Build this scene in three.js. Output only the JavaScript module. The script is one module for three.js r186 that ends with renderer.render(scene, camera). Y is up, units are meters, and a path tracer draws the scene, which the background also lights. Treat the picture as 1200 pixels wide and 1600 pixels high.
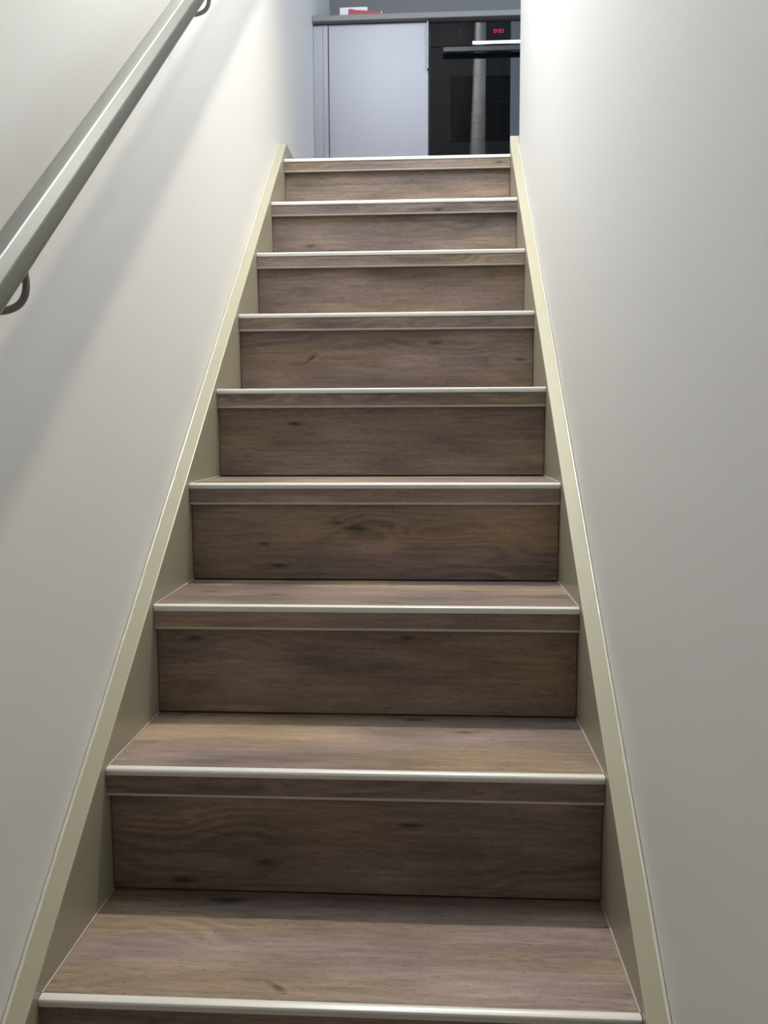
import * as THREE from 'three';
import { mergeGeometries, toCreasedNormals } from 'three/addons/utils/BufferGeometryUtils.js';
import { RoundedBoxGeometry } from 'three/addons/geometries/RoundedBoxGeometry.js';
import { RectAreaLightUniformsLib } from 'three/addons/lights/RectAreaLightUniformsLib.js';

// ---------------------------------------------------------------- camera, lights, exposure
RectAreaLightUniformsLib.init();
const scene = new THREE.Scene();
scene.background = new THREE.Color(0x050607);
const camera = new THREE.PerspectiveCamera(THREE.MathUtils.radToDeg(2 * Math.atan(800 / 1330)), 0.75, 0.05, 50);
camera.position.set(0.1215, -0.902, 2.9527);
camera.rotation.set(-0.0995, 0.0569, -0.0043, 'YXZ');
const LAMP = new THREE.Vector3(0.15, 2.15, 0.75), LAMP_COLOR = new THREE.Color(1.0, 0.92, 0.79), LAMP_POWER = 27, LAMP_ANGLE = 0.85, LAMP_AIM = new THREE.Vector3(0.02, -1.0, 1.35);
const UNSEEN_LIGHT_COLOR = new THREE.Color(0.66, 0.79, 1.0), UNSEEN_DOOR_POWER = 2.4, UNSEEN_PANEL_COLOR = new THREE.Color(0.76, 0.88, 1.0), UNSEEN_PANEL_POWER = 45;  // cool light of the out-of-view kitchen door and overhead panel
const renderer = new THREE.WebGLRenderer({ antialias: true });
renderer.toneMapping = THREE.LinearToneMapping;
renderer.toneMappingExposure = 0.92;
renderer.shadowMap.enabled = true;
renderer.shadowMap.type = THREE.PCFSoftShadowMap;

// ---------------------------------------------------------------- measures (metres; the landing's nosing is the origin, stairs come down towards +z)
const RISE = 0.2032, GO = 0.2451, OVER = 0.0162, HW = 0.38, XW = 0.411, SLOPE = RISE / GO, STEPS = 9;
const FLOOR = -STEPS * RISE, CEIL = 2.36, REAR = 4.2, BACK = -1.66, SLOPE_Z = 0.62, FRONT = -1.0, KX = 2.4, DX0 = 0.5, DX1 = 1.5;

// ---------------------------------------------------------------- noise and textures
let seed = 7;
const rnd = () => { seed = (seed * 1664525 + 1013904223) >>> 0; return seed / 4294967296; };
const hash = (x, y, s) => { let h = (x * 374761393 + y * 668265263 + s * 1274126177) | 0; h = Math.imul(h ^ (h >>> 13), 1274126177); return ((h ^ (h >>> 16)) >>> 0) / 4294967296; };
function noise(x, y, px, py, s) {                          // value noise, periodic in px, py cells
  const xi = Math.floor(x), yi = Math.floor(y), fx = x - xi, fy = y - yi, u = fx * fx * (3 - 2 * fx), v = fy * fy * (3 - 2 * fy);
  const x0 = ((xi % px) + px) % px, x1 = (x0 + 1) % px, y0 = ((yi % py) + py) % py, y1 = (y0 + 1) % py;
  return (hash(x0, y0, s) * (1 - u) + hash(x1, y0, s) * u) * (1 - v) + (hash(x0, y1, s) * (1 - u) + hash(x1, y1, s) * u) * v;
}
function dataTexture(w, h, fill, srgb) {
  const d = new Uint8Array(w * h * 4);
  for (let y = 0; y < h; y++) for (let x = 0; x < w; x++) {
    const c = fill(x / w, y / h), i = (y * w + x) * 4;
    d[i] = c[0]; d[i + 1] = c[1]; d[i + 2] = c[2]; d[i + 3] = 255;
  }
  const t = new THREE.DataTexture(d, w, h, THREE.RGBAFormat);
  t.wrapS = t.wrapT = THREE.RepeatWrapping; t.magFilter = THREE.LinearFilter; t.minFilter = THREE.LinearMipmapLinearFilter; t.generateMipmaps = true;
  if (srgb) t.colorSpace = THREE.SRGBColorSpace;
  t.needsUpdate = true;
  return t;
}
// grey-brown oak laminate, grain along u; one tile is 1.6 m by 0.8 m
const TW = 1.6, TH = 0.8, knots = [];
for (let i = 0; i < 20; i++) knots.push([rnd() * TW, rnd() * TH, 0.005 + 0.008 * rnd()]);
const clampByte = (v) => Math.max(0, Math.min(255, v));
function woodAt(u, v) {
  const x = u * TW, y = v * TH;
  const wx = noise(u * 10, v * 10, 10, 10, 1) - 0.5, wy = noise(u * 14, v * 26, 14, 26, 2) - 0.5;
  const rings = Math.sin((y * 95 + wy * 7.5 + wx * 5.5) * 2.2) * 0.5 + 0.5;              // wavy cathedral figure
  const ringMask = Math.max(0, noise(u * 6, v * 9, 6, 9, 3) - 0.42) * 2.2;
  const broad = noise(u * 5 + wx, v * 14 + wy, 5, 14, 4), patch = noise(u * 12, v * 20, 12, 20, 5);
  const streak = noise(u * 22 + wx, v * 150, 22, 150, 6), fine = noise(u * 90, v * 460, 90, 460, 7), pore = noise(u * 210, v * 800, 210, 800, 8);
  let k = 0;
  for (const [a, b, r] of knots) { const dx = Math.abs(x - a), dy = Math.abs(y - b); const q = (dx / (r * 1.9)) ** 2 + (dy / (r * 0.55)) ** 2; if (q < 8) k = Math.max(k, Math.exp(-q)); }
  { // one split knot on the lowest tread in view
    const dx = x - 0.396, dy = y - 0.3985, a = dx * 0.80 + dy * 0.60, b = -dx * 0.60 + dy * 0.80;
    k = Math.max(k, (a > 0.001 ? 1.0 : 0.6) * Math.exp(-((a / 0.02) ** 4) - ((b / 0.0045) ** 2)), 0.28 * Math.exp(-(((dx + 0.03) / 0.03) ** 2) - (((dy + 0.013) / 0.008) ** 2)));
  }
  const hair = pore > 0.78 ? (pore - 0.78) * 1.2 : 0, light = pore < 0.15 ? (0.15 - pore) * 0.6 : 0;
  const l = 0.90 + 0.24 * (broad - 0.5) + 0.16 * (patch - 0.5) + 0.14 * (streak - 0.5) + 0.12 * (fine - 0.5) - hair + light - 0.15 * ringMask * rings - 0.42 * k;
  return [l, noise(u * 4, v * 12, 4, 12, 9) * 0.65 + noise(u * 9, v * 24, 9, 24, 10) * 0.35, hair, k];
}
const woodMap = dataTexture(2048, 1024, (u, v) => {
  const [l, warm] = woodAt(u, v), w = Math.max(0, Math.min(1, (warm - 0.3) * 2.2));
  return [clampByte(l * (145 + 12 * w)), clampByte(l * (127 + 8 * w)), clampByte(l * (119 - 9 * w))];
}, true);
const woodBump = dataTexture(2048, 1024, (u, v) => {
  const s = noise(u * 90, v * 460, 90, 460, 7), p = noise(u * 210, v * 800, 210, 800, 8), g = clampByte(150 + 70 * (s - 0.5) - (p > 0.74 ? (p - 0.74) * 420 : 0));
  return [g, g, g];
});
const plasterBump = dataTexture(1024, 1024, (u, v) => {
  const g = clampByte(128 + 60 * (noise(u * 90, v * 90, 90, 90, 21) - 0.5) + 50 * (noise(u * 220, v * 220, 220, 220, 22) - 0.5) + 60 * (noise(u * 14, v * 14, 14, 14, 23) - 0.5));
  return [g, g, g];
});
const paintBump = dataTexture(512, 512, (u, v) => {
  const g = clampByte(128 + 70 * (noise(u * 40, v * 40, 40, 40, 31) - 0.5) + 60 * (noise(u * 110, v * 110, 110, 110, 32) - 0.5));
  return [g, g, g];
});

// ---------------------------------------------------------------- materials
const std = (o) => new THREE.MeshStandardMaterial(o), phys = (o) => new THREE.MeshPhysicalMaterial(o);
const rgb = (r, g, b) => new THREE.Color().setRGB(r, g, b);
const M = {
  wood: std({ map: woodMap, bumpMap: woodBump, bumpScale: 0.0003, roughness: 0.5 }),
  wall: std({ color: rgb(0.83, 0.83, 0.82), roughness: 0.62, bumpMap: plasterBump, bumpScale: 0.00025 }),
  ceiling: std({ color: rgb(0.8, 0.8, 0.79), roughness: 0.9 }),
  unseenSlope: std({ color: rgb(0.16, 0.155, 0.15), roughness: 0.9 }),  // unseen slope, kept dark to hold down its reflection in the oven
  backsplash: std({ color: rgb(0.175, 0.17, 0.17), roughness: 0.5 }),
  cream: phys({ color: rgb(0.37, 0.35, 0.26), roughness: 0.36, bumpMap: paintBump, bumpScale: 0.0002, clearcoat: 0.25, clearcoatRoughness: 0.25 }),
  sealant: phys({ color: rgb(0.56, 0.54, 0.46), roughness: 0.2, clearcoat: 0.6, clearcoatRoughness: 0.1 }),
  woodSealant: std({ color: rgb(0.42, 0.37, 0.31), roughness: 0.5 }),
  lip: std({ color: rgb(0.50, 0.49, 0.46), roughness: 0.5 }),
  strip: phys({ color: rgb(0.62, 0.605, 0.56), roughness: 0.32, clearcoat: 0.3, clearcoatRoughness: 0.2 }),
  railPaint: phys({ color: rgb(0.115, 0.125, 0.105), roughness: 0.42, bumpMap: paintBump, bumpScale: 0.00015, clearcoat: 0.35, clearcoatRoughness: 0.2 }),
  bracket: std({ color: rgb(0.2, 0.195, 0.18), roughness: 0.5, metalness: 0.2 }),
  dark: std({ color: rgb(0.02, 0.02, 0.022), roughness: 0.5 }),
  white: phys({ color: rgb(0.34, 0.32, 0.345), roughness: 0.35 }),
  carcass: std({ color: rgb(0.68, 0.68, 0.69), roughness: 0.55 }),
  worktop: std({ color: rgb(0.2, 0.195, 0.19), roughness: 0.55 }),
  steel: std({ color: rgb(0.2, 0.2, 0.2), roughness: 0.45, metalness: 1 }),
  mirror: std({ color: rgb(0.86, 0.88, 0.9), roughness: 0.25, metalness: 1 }),
  blackGlass: phys({ color: rgb(0.008, 0.008, 0.009), roughness: 0.03, ior: 1.5 }),
  smokedGlass: phys({ color: rgb(0.30, 0.31, 0.34), roughness: 0.02, ior: 1.5, transmission: 1, thickness: 0 }),
  enamel: std({ color: rgb(0.012, 0.012, 0.014), roughness: 0.4 }),
  chrome: std({ color: rgb(0.8, 0.78, 0.74), roughness: 0.25, metalness: 1 }),
  paper: std({ color: rgb(0.78, 0.78, 0.78), roughness: 0.6 }),
  red: std({ color: rgb(0.36, 0.02, 0.025), roughness: 0.45 }),
  darkGrey: std({ color: rgb(0.10, 0.10, 0.105), roughness: 0.5 }),
  screen: std({ color: 0x000000, emissive: rgb(1.0, 0.03, 0.12), emissiveIntensity: 0.9 }),
  opal: std({ color: rgb(0.9, 0.9, 0.88), roughness: 0.4, emissive: LAMP_COLOR, emissiveIntensity: 3 }),
  unseenPane: std({ color: rgb(0.5, 0.5, 0.5), emissive: UNSEEN_LIGHT_COLOR, emissiveIntensity: 0.8 }),  // glowing face of the unseen door and overhead panel
};

// ---------------------------------------------------------------- helpers
const used = {};
function numbered(name) { const n = used[name] = (used[name] ?? -1) + 1; return n ? `${name}_${String(n).padStart(3, '0')}` : name; }
function mesh(name, geometry, material, parent = scene, label) {
  const m = new THREE.Mesh(geometry, material); m.name = parent === scene ? numbered(name) : name;
  m.castShadow = m.receiveShadow = true; if (label) m.userData.label = label;
  parent.add(m); return m;
}
function structure(name, geometry, material, parent = scene) { const m = mesh(name, geometry, material, parent); if (parent === scene) m.userData.kind = 'structure'; return m; }
function thing(name, label, category, pos = [0, 0, 0]) {
  const g = new THREE.Group(); g.name = numbered(name); g.position.set(...pos); g.userData = { label, category }; scene.add(g); return g;
}
function uvBox(g, ou = 0, ov = 0, su = 1, sv = 1) {                     // uv in metres from the dominant normal
  const p = g.attributes.position, n = g.attributes.normal, uv = new Float32Array(p.count * 2);
  for (let i = 0; i < p.count; i++) {
    const ax = Math.abs(n.getX(i)), ay = Math.abs(n.getY(i)), az = Math.abs(n.getZ(i));
    let u, v;
    if (ay >= ax && ay >= az) { u = p.getX(i); v = p.getZ(i); } else if (az >= ax) { u = p.getX(i); v = p.getY(i); } else { u = p.getZ(i); v = p.getY(i); }
    uv[i * 2] = u * su + ou; uv[i * 2 + 1] = v * sv + ov;
  }
  g.setAttribute('uv', new THREE.BufferAttribute(uv, 2)); return g;
}
function box(x0, x1, y0, y1, z0, z1, r = 0, seg = 2) {
  const g = r ? new RoundedBoxGeometry(x1 - x0, y1 - y0, z1 - z0, seg, r) : new THREE.BoxGeometry(x1 - x0, y1 - y0, z1 - z0);
  g.translate((x0 + x1) / 2, (y0 + y1) / 2, (z0 + z1) / 2); return uvBox(g);
}
const join = (a) => mergeGeometries(a.map((g) => (g.index ? g.toNonIndexed() : g)));
const woodUV = (g, ou, ov) => uvBox(g, ou, ov, 1 / TW, 1 / TH);
function extrudeZY(points, x0, x1, bevel = 0) {                          // outline in (z, y), extruded along x
  const s = new THREE.Shape(points.map(([z, y]) => new THREE.Vector2(-z, y)));
  const g = new THREE.ExtrudeGeometry(s, { depth: x1 - x0 - 2 * bevel, bevelEnabled: bevel > 0, bevelSize: bevel, bevelThickness: bevel, bevelOffset: -bevel, bevelSegments: 2, curveSegments: 6 });
  g.translate(0, 0, bevel); g.rotateY(Math.PI / 2); g.translate(x0, 0, 0); return uvBox(g);
}
function tube(pts, r, radial = 12, seg = 48) { return new THREE.TubeGeometry(new THREE.CatmullRomCurve3(pts.map((p) => new THREE.Vector3(...p)), false, 'centripetal'), seg, r, radial, false); }

// ---------------------------------------------------------------- the setting
structure('wall_left', box(-0.55, -XW, FLOOR - 0.1, CEIL + 0.1, BACK - 0.12, REAR + 0.12), M.wall);
structure('wall_right', box(XW, 0.47, FLOOR - 0.1, CEIL, -0.035, REAR, 0.003), M.wall);
structure('unseen_wall_rear', box(-XW, XW, FLOOR - 0.1, 0.6, REAR, REAR + 0.12), M.wall);  // out of view behind the camera, set close to bounce light forward
structure('unseen_ceiling_slope', extrudeZY([[SLOPE_Z, CEIL], [SLOPE_Z + 1.86 / SLOPE, 0.5], [REAR, 0.5], [REAR, CEIL]], -XW, XW), M.unseenSlope);  // unseen sloped block, placed to close the shaft and shape bounce light
structure('wall_kitchen', join([box(0.4705, DX0, -0.3, CEIL, -0.035, 0.09), box(DX1, KX, -0.3, CEIL, -0.035, 0.09), box(DX0, DX1, 2.1, CEIL, -0.035, 0.09), box(DX0, DX1, -0.3, 0, -0.035, 0.09)]), M.wall);
structure('wall_back', box(-XW, KX, -0.3, CEIL, BACK - 0.12, BACK), M.backsplash);
structure('ceiling', box(-XW, KX + 0.12, CEIL, CEIL + 0.12, BACK - 0.12, REAR + 0.12), M.ceiling);
structure('floor', woodUV(box(-XW, XW, FLOOR - 0.1, FLOOR, -0.1, REAR)), M.wood);
{
  const f = structure('floor_landing', woodUV(box(-XW, KX, -0.12, -0.0005, BACK, -0.1)), M.wood);
  structure('wall_side', box(KX, KX + 0.12, -0.3, CEIL, BACK, -0.035), M.wall);
  // unseen glazed door, out of view, placed to light the kitchen units
  const D = new THREE.Group(); D.name = 'door_1'; D.userData.kind = 'structure'; D.position.set(DX0, 0, 0); scene.add(D);
  const w = DX1 - DX0;
  mesh('door_frame', join([box(0, 0.05, 0.001, 2.1, 0, 0.05), box(w - 0.05, w, 0.001, 2.1, 0, 0.05), box(0.05, w - 0.05, 2.05, 2.1, 0, 0.05), box(0.05, w - 0.05, 0.001, 0.12, 0, 0.05)]), M.carcass, D);
  mesh('door_pane', box(0.05, w - 0.05, 0.12, 2.05, 0.02, 0.03), M.unseenPane, D);
  const l = new THREE.RectAreaLight(UNSEEN_LIGHT_COLOR, UNSEEN_DOOR_POWER, w - 0.1, 1.93);
  l.position.set(w / 2, 1.085, 0.015); D.add(l);
}
{ // unseen light panel under the ceiling slope, placed to light the upper risers
  const lightPanel = new THREE.Group(); lightPanel.name = 'unseen_panel_2'; lightPanel.userData.kind = 'structure'; scene.add(lightPanel);
  const zc = 1.42; lightPanel.position.set(-0.16, CEIL - (zc - SLOPE_Z) * SLOPE, zc); lightPanel.rotation.x = Math.atan(SLOPE);
  mesh('unseen_panel_frame', join([box(-0.24, 0.24, -0.035, -0.001, -0.36, -0.3), box(-0.24, 0.24, -0.035, -0.001, 0.3, 0.36), box(-0.24, -0.2, -0.035, -0.001, -0.3, 0.3), box(0.2, 0.24, -0.035, -0.001, -0.3, 0.3)]), M.white, lightPanel);
  mesh('unseen_panel_pane', box(-0.2, 0.2, -0.02, -0.012, -0.3, 0.3), M.unseenPane, lightPanel);
  const l = new THREE.RectAreaLight(UNSEEN_PANEL_COLOR, UNSEEN_PANEL_POWER, 0.4, 0.6); l.position.set(0, -0.026, 0); l.rotation.x = -Math.PI / 2; lightPanel.add(l);
}
structure('baseboard_left', box(-XW + 0.0005, -HW, 0, 0.067, FRONT + 0.002, -0.101, 0.002), M.cream);

// ---------------------------------------------------------------- the staircase
{
  const stairs = thing('staircase', 'straight grey-brown oak staircase with white nosing strips and cream stringers between two white walls', 'staircase');
  const H = 0.02, hTop = (z) => H - z * SLOPE, zEnd = STEPS * GO - 0.01;
  const zFlat = (H - 0.067) / SLOPE, low = -0.30, zLow = (low - FLOOR) / SLOPE;
  const outlineLeft = [[-0.1, 0.067], [zFlat, 0.067], [zEnd, hTop(zEnd)], [zEnd, FLOOR], [zLow, FLOOR], [-0.1, low + 0.1 * SLOPE - 0.1]];
  const outlineRight = [[-0.033, 0.064], [-0.028, 0.067 - 0.001], [-0.018, hTop(-0.018)], [zEnd, hTop(zEnd)], [zEnd, FLOOR], [zLow, FLOOR], [-0.033, low + 0.033 * SLOPE - 0.02]];
  for (const [side, outline] of [[-1, outlineLeft], [1, outlineRight]]) {
    const x0 = side < 0 ? -XW + 0.0005 : HW, x1 = side < 0 ? -HW : XW - 0.0005;
    const s = mesh('stringer', extrudeZY(outline, x0, x1, 0.0018), M.cream, stairs);
    // bead of paint and sealant in the corner between stringer and wall, a little uneven
    const zs = side < 0 ? zFlat : -0.02, parts = [], n = 260;
    const pts = []; for (let i = 0; i <= n; i++) { const z = zs + (zEnd - 0.03 - zs) * i / n; pts.push(new THREE.Vector3(side * (XW - 0.0034), hTop(z) + 0.0004 + 0.0012 * (noise(i * 0.21, side * 3 + 7, 999, 99, 41) - 0.5), z)); }
    const bead = new THREE.TubeGeometry(new THREE.CatmullRomCurve3(pts), 320, 0.0026, 8, false);
    const p = bead.attributes.position;
    for (let i = 0; i < p.count; i++) { const z = p.getZ(i); p.setY(i, p.getY(i) + 0.0012 * (noise(z * 70 + 90, side + 3, 999, 99, 42) - 0.5)); }
    bead.computeVertexNormals();
    mesh('sealant_bead', bead, M.sealant, s, 'glossy uneven white bead along the wall');
  }
  const NOSE = 0.044, RU = [], RV = [];
  for (let k = 0; k < STEPS; k++) { RU.push(rnd()); RV.push(rnd()); }
  for (let k = 0; k < STEPS; k++) {
    const y = -k * RISE, z = k * GO, back = k ? (k - 1) * GO - OVER - 0.012 : -0.1, [ou, ov] = k === 8 ? [0.3, 0.1] : [rnd(), rnd()];
    const tread = mesh('stair_tread', woodUV(box(-HW + 0.0006, HW - 0.0006, y - 0.04, y - 0.0006, back, z - 0.006), ou, ov), M.wood, stairs);
    mesh('nosing_board', woodUV(box(-HW + 0.0008, HW - 0.0008, y - NOSE + 0.004, y - 0.008, z - 0.006, z - 0.0012), ou + 0.31, ov + 0.17), M.wood, tread);
    // nosing strip: a rounded profile on the top front edge
    const r = 0.0055, prof = [[z - 0.0115, y - 0.0006], [z - 0.011, y + 0.0006]];
    for (let i = 0; i <= 6; i++) { const a = (1 - i / 6) * Math.PI / 2; prof.push([z - r + r * Math.cos(a) + 0.0008, y + 0.0006 - r + r * Math.sin(a)]); }
    prof.push([z + 0.0004, y - 0.0105], [z - 0.0012, y - 0.0112], [z - 0.006, y - 0.0112], [z - 0.006, y - 0.0006]);
    mesh('nosing_strip', toCreasedNormals(extrudeZY(prof, -HW + 0.0008, HW - 0.0008), 0.7), M.strip, tread, 'white rounded strip on the front edge');
    const lip = [[z - 0.0065, y - NOSE], [z - 0.0024, y - NOSE - 0.0002]];
    for (let i = 0; i <= 4; i++) { const a = -Math.PI / 2 + i / 4 * Math.PI / 2; lip.push([z - 0.0026 + 0.0018 * Math.cos(a), y - NOSE + 0.0018 + 0.0018 * Math.sin(a)]); }
    lip.push([z - 0.0009, y - NOSE + 0.0042], [z - 0.0018, y - NOSE + 0.0046], [z - 0.0065, y - NOSE + 0.0046]);
    mesh('edge_trim', toCreasedNormals(extrudeZY(lip, -HW + 0.0008, HW - 0.0008), 0.7), M.lip, tread, 'pale lower lip under the front edge');
    for (const s of [-1, 1]) {
      if (!k) continue;
      const zb = back + 0.014, g = tube([[s * (HW - 0.0004), y, zb], [s * (HW - 0.0004), y, z - 0.011]], 0.0016, 6, 2);
      mesh('sealant_line', g, M.woodSealant, tread);
    }
    mesh('stair_riser', woodUV(box(-HW + 0.0012, HW - 0.0012, y - RISE + 0.002, y - NOSE + 0.004, z - OVER - 0.011, z - OVER, 0.0008, 1), RU[k], RV[k]), M.wood, stairs);
  }
}

// ---------------------------------------------------------------- the handrail
{
  const rail = thing('handrail', 'round grey-green painted handrail running down along the left wall', 'handrail', [-0.335, 0, 0]);
  const yAt = (z) => 0.968 - z * SLOPE, z0 = -0.05, z1 = 2.45, R = 0.0225;
  const g = new THREE.CylinderGeometry(R, R, Math.hypot(z1 - z0, yAt(z0) - yAt(z1)), 48, 1, true);
  const len = Math.hypot(z1 - z0, yAt(z0) - yAt(z1)), prof = [[0, -len / 2], [R - 0.004, -len / 2], [R, -len / 2 + 0.004], [R, len / 2 - 0.004], [R - 0.004, len / 2], [0, len / 2]];
  const lathe = new THREE.LatheGeometry(prof.map(([a, b]) => new THREE.Vector2(a, b)), 48);
  const geo = toCreasedNormals(lathe, 0.6);
  geo.rotateX(-Math.atan2(z1 - z0, yAt(z0) - yAt(z1))); geo.translate(0, (yAt(z0) + yAt(z1)) / 2, (z0 + z1) / 2);
  mesh('rail', geo, M.railPaint, rail);
  for (const [zb, yo] of [[2.005, 0], [1.155, 0]]) {
    const y = yAt(zb) - R - yo;
    const b = mesh('bracket', tube([[0, y + 0.004, zb], [0.002, y - 0.012, zb], [0.003, y - 0.026, zb], [0.001, y - 0.037, zb], [-0.005, y - 0.046, zb], [-0.016, y - 0.052, zb], [-0.036, y - 0.055, zb], [-0.074, y - 0.056, zb]], 0.0042, 14, 40), M.bracket, rail, 'grey curved metal bracket');
    const plate = new THREE.CylinderGeometry(0.02, 0.021, 0.005, 32); plate.rotateZ(Math.PI / 2); plate.translate(-0.0733, y - 0.056, zb);
    mesh('wall_plate', plate, M.bracket, b);
    const saddle = box(-0.008, 0.008, -0.0015, 0.0015, -0.02, 0.02, 0.001); saddle.rotateX(Math.atan(SLOPE)); saddle.translate(0, yAt(zb) - R * Math.hypot(1, SLOPE) - 0.0012, zb);
    mesh('saddle_plate', saddle, M.bracket, b);
  }
  const screw = new THREE.SphereGeometry(0.003, 12, 8); screw.scale(1, 1, 1); screw.translate(0.004, yAt(1.275) - R * Math.hypot(1, SLOPE) + 0.0005, 1.275);
  mesh('screw', screw, M.dark, rail);
}

// ---------------------------------------------------------------- the kitchen at the top
{
  const cab = thing('base_cabinet', 'white kitchen base cabinet with a smooth door left of the black oven', 'cabinet', [0, 0, 0]);
  mesh('carcass', join([box(-0.343, -0.325, 0.1, 0.87, FRONT - 0.56, FRONT - 0.021), box(0.086, 0.103, 0.1, 0.87, FRONT - 0.56, FRONT - 0.021), box(-0.325, 0.086, 0.1, 0.118, FRONT - 0.56, FRONT - 0.021), box(-0.325, 0.086, 0.852, 0.869, FRONT - 0.56, FRONT - 0.021), box(-0.325, 0.086, 0.118, 0.852, FRONT - 0.56, FRONT - 0.552)]), M.carcass, cab);
  mesh('plinth', box(-0.343, 0.103, 0, 0.1, FRONT - 0.08, FRONT - 0.065), M.carcass, cab);
  const door = mesh('door', box(-0.341, 0.1005, 0.105, 0.873, FRONT - 0.02, FRONT, 0.0015), M.white, cab);
  mesh('handle', join([box(0.0945, 0.1022, 0.672, 0.8765, FRONT, FRONT + 0.012, 0.0015), box(0.1, 0.1022, 0.672, 0.8765, FRONT - 0.018, FRONT + 0.002)]), M.steel, door, 'slim vertical metal edge handle');

  const fill = thing('filler_panel', 'narrow white filler panel between the left wall and the cabinet door', 'panel', [0, 0, 0]);
  mesh('panel_board', box(-XW + 0.001, -0.367, 0, 0.873, FRONT - 0.02, FRONT, 0.001), M.white, fill);
  mesh('edge_strip', box(-0.3665, -0.3445, 0, 0.873, FRONT - 0.02, FRONT + 0.0015, 0.001), M.white, fill);

  const top = thing('worktop', 'grey kitchen worktop above the white cabinet and the black oven', 'worktop', [0, 0, 0]);
  mesh('worktop_slab', box(-XW + 0.001, 0.76, 0.8775, 0.902, BACK + 0.001, FRONT + 0.03, 0.003), M.worktop, top);

  const oven = thing('oven', 'built-in black glass oven with red clock display at the top of the stairs', 'oven', [0, 0, 0]);
  const X0 = 0.107, X1 = 0.702;
  mesh('oven_body', join([box(X0, X0 + 0.06, 0.13, 0.87, FRONT - 0.5, FRONT - 0.022), box(X1 - 0.06, X1, 0.13, 0.87, FRONT - 0.5, FRONT - 0.022), box(X0 + 0.06, X1 - 0.06, 0.13, 0.24, FRONT - 0.5, FRONT - 0.022), box(X0 + 0.06, X1 - 0.06, 0.69, 0.87, FRONT - 0.5, FRONT - 0.022), box(X0 + 0.06, X1 - 0.06, 0.24, 0.69, FRONT - 0.5, FRONT - 0.47)]), M.enamel, oven);
  const panel = mesh('control_panel', box(X0 + 0.001, X1, 0.769, 0.868, FRONT - 0.021, FRONT, 0.001), M.blackGlass, oven);
  mesh('trim_strip', box(0.295, 0.515, 0.773, 0.788, FRONT - 0.004, FRONT + 0.0008, 0.001), M.mirror, panel, 'bright steel strip along the lower edge of the control panel');  // reflection put into the shape: the strip ends where it turns dark
  // clock display: lit seven-segment digits
  const seg = { 0: 'abcdef', 4: 'bcfg', 8: 'abcdefg', 3: 'abcdg' }, dg = [];
  [['0', 0], ['4', 1], ['8', 2], ['3', 3]].forEach(([c, i]) => {
    const x = 0.388 + i * 0.0112 + (i > 1 ? 0.002 : 0), y = 0.8195, w = 0.0075, h = 0.015, t = 0.0019;
    const S = { a: [0, w, h - t, h], d: [0, w, 0, t], g: [0, w, h / 2 - t / 2, h / 2 + t / 2], f: [0, t, h / 2, h], b: [w - t, w, h / 2, h], e: [0, t, 0, h / 2], c: [w - t, w, 0, h / 2] };
    for (const k of seg[c]) dg.push(box(x + S[k][0], x + S[k][1], y + S[k][2], y + S[k][3], FRONT, FRONT + 0.0006));
  });
  mesh('display', join(dg), M.screen, panel, 'red glowing clock digits');
  for (const [x, y] of [[0.235, 0.82], [0.252, 0.812], [0.243, 0.832]]) {
    const k = new THREE.TorusGeometry(0.004, 0.0004, 6, 20); k.translate(x, y, FRONT + 0.0003); mesh('touch_mark', k, M.darkGrey, panel);
  }
  // door with a smoked window
  const dz0 = FRONT - 0.021, dz1 = FRONT, wx0 = 0.2, wx1 = 0.61, wy0 = 0.36, wy1 = 0.64;
  const door2 = mesh('oven_door', join([box(X0 + 0.001, wx0, 0.135, 0.766, dz0, dz1), box(wx1, X1, 0.135, 0.766, dz0, dz1), box(wx0, wx1, 0.135, wy0, dz0, dz1), box(wx0, wx1, wy1, 0.766, dz0, dz1)]), M.blackGlass, oven);
  mesh('door_window', box(wx0, wx1, wy0, wy1, dz1 - 0.005, dz1), M.smokedGlass, door2);
  mesh('door_handle', join([box(0.165, 0.645, 0.728, 0.752, FRONT + 0.028, FRONT + 0.04, 0.004), box(0.19, 0.205, 0.732, 0.749, FRONT, FRONT + 0.03, 0.003), box(0.605, 0.62, 0.732, 0.749, FRONT, FRONT + 0.03, 0.003)]), M.enamel, door2, 'flat black bar handle');
  for (const y of [0.575, 0.55, 0.505]) {
    const pts = []; for (let i = 0; i <= 20; i++) { const x = wx0 - 0.02 + (wx1 - wx0 + 0.04) * i / 20; pts.push([x, y - 0.008 * Math.exp(-(((x - 0.31) / 0.02) ** 2)), FRONT - 0.06]); }
    mesh('oven_rack', join([tube(pts, 0.0022, 8, 60), tube([[wx0 - 0.02, y, FRONT - 0.4], [wx1 + 0.02, y, FRONT - 0.4]], 0.0022, 8, 2)]), M.chrome, oven);
  }
}

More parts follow.
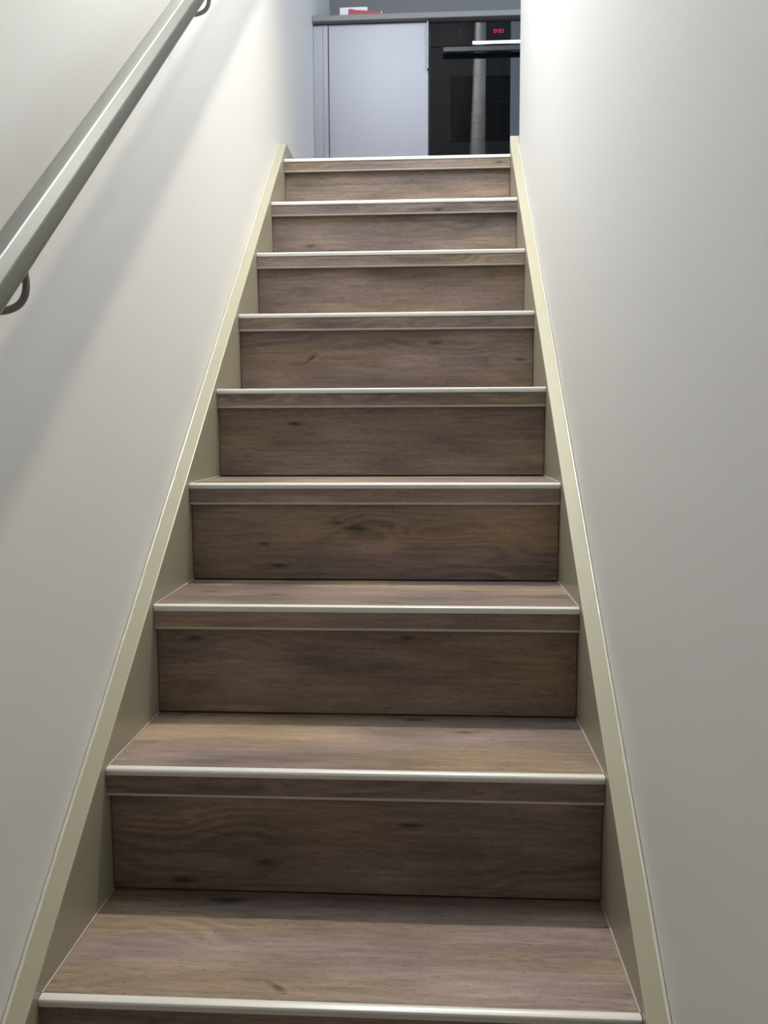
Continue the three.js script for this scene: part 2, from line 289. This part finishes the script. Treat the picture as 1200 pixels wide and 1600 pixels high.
// ---------------------------------------------------------------- small things on the worktop
{
  const a = thing('card_box', 'white card standing upright on the worktop behind the red booklet', 'card', [0, 0, 0]);
  mesh('card_body', box(-0.305, -0.176, 0.902, 1.006, -1.14, -1.125, 0.006, 3), M.paper, a);
  mesh('card_mark', box(-0.278, -0.274, 0.962, 0.967, -1.125, -1.1242), M.darkGrey, a);
  const b = thing('booklet', 'red booklet with white page edges lying in front of the white card', 'booklet', [0, 0, 0]);
  mesh('cover', extrudeRed(), M.red, b);
  mesh('pages', box(-0.112, -0.1075, 0.9023, 0.959, -1.088, -1.072), M.paper, b, 'white page edge');
  const c = mesh('pencil', (() => { const g = new THREE.CylinderGeometry(0.0035, 0.0035, 0.07, 6); g.rotateZ(Math.PI / 2); g.translate(-0.105, 0.9056, FRONT + 0.01); return g; })(), M.darkGrey);
  c.userData = { label: 'small dark grey pencil lying on the worktop edge right of the red booklet', category: 'pencil' };
}
function extrudeRed() {
  const s = new THREE.Shape([[-0.258, 0.9022], [-0.112, 0.9022], [-0.112, 0.957], [-0.22, 0.964], [-0.25, 0.970], [-0.258, 0.967]].map((p) => new THREE.Vector2(...p)));
  const g = new THREE.ExtrudeGeometry(s, { depth: 0.018, bevelEnabled: true, bevelSize: 0.001, bevelThickness: 0.001, bevelSegments: 1 });
  g.translate(0, 0.001, -1.089); return g;
}

// ---------------------------------------------------------------- unseen ceiling lamp, out of view, placed to light the stairs and walls
{
  const lamp = thing('unseen_ceiling_lamp', 'unseen ceiling spotlight out of view above the staircase, placed to light steps and walls', 'lamp', [LAMP.x, LAMP.y, LAMP.z]);
  // adjustable spot: ceiling rose, stem, and a tilted cup with a lit lens
  const tilt = new THREE.Quaternion().setFromUnitVectors(new THREE.Vector3(0, 1, 0), new THREE.Vector3(0, 1, SLOPE).normalize());
  const gap = (CEIL - (LAMP.z - SLOPE_Z) * SLOPE - LAMP.y) / Math.hypot(1, SLOPE);
  const rose = new THREE.LatheGeometry([[0, 0], [0.045, 0], [0.046, -0.004], [0.042, -0.014], [0.008, -0.018], [0.008, -0.06], [0, -0.06]].map((p) => new THREE.Vector2(...p)), 48); rose.translate(0, gap - 0.001, 0); rose.applyQuaternion(tilt);
  mesh('ceiling_rose', rose, M.white, lamp);
  const aim = new THREE.Vector3().subVectors(LAMP_AIM, LAMP).normalize(), q = new THREE.Quaternion().setFromUnitVectors(new THREE.Vector3(0, -1, 0), aim);
  const cup = new THREE.LatheGeometry([[0, 0.055], [0.03, 0.055], [0.046, 0.04], [0.062, -0.002], [0.064, 0], [0.06, 0.004], [0.044, 0.036], [0, 0.036]].map((p) => new THREE.Vector2(...p)), 48); cup.applyQuaternion(q);
  mesh('lamp_cup', cup, M.white, lamp);
  const lens = new THREE.CylinderGeometry(0.056, 0.05, 0.006, 40); lens.translate(0, 0.008, 0); lens.applyQuaternion(q); mesh('lamp_lens', lens, M.opal, lamp);
  const l = new THREE.SpotLight(LAMP_COLOR, LAMP_POWER, 0, LAMP_ANGLE, 1, 2); l.castShadow = true; l.shadow.radius = 2.3; l.shadow.bias = -0.0005; l.shadow.mapSize.set(2048, 2048);
  l.position.copy(aim).multiplyScalar(0.004); lamp.add(l); l.target.position.copy(aim); lamp.add(l.target);
}

renderer.render(scene, camera);
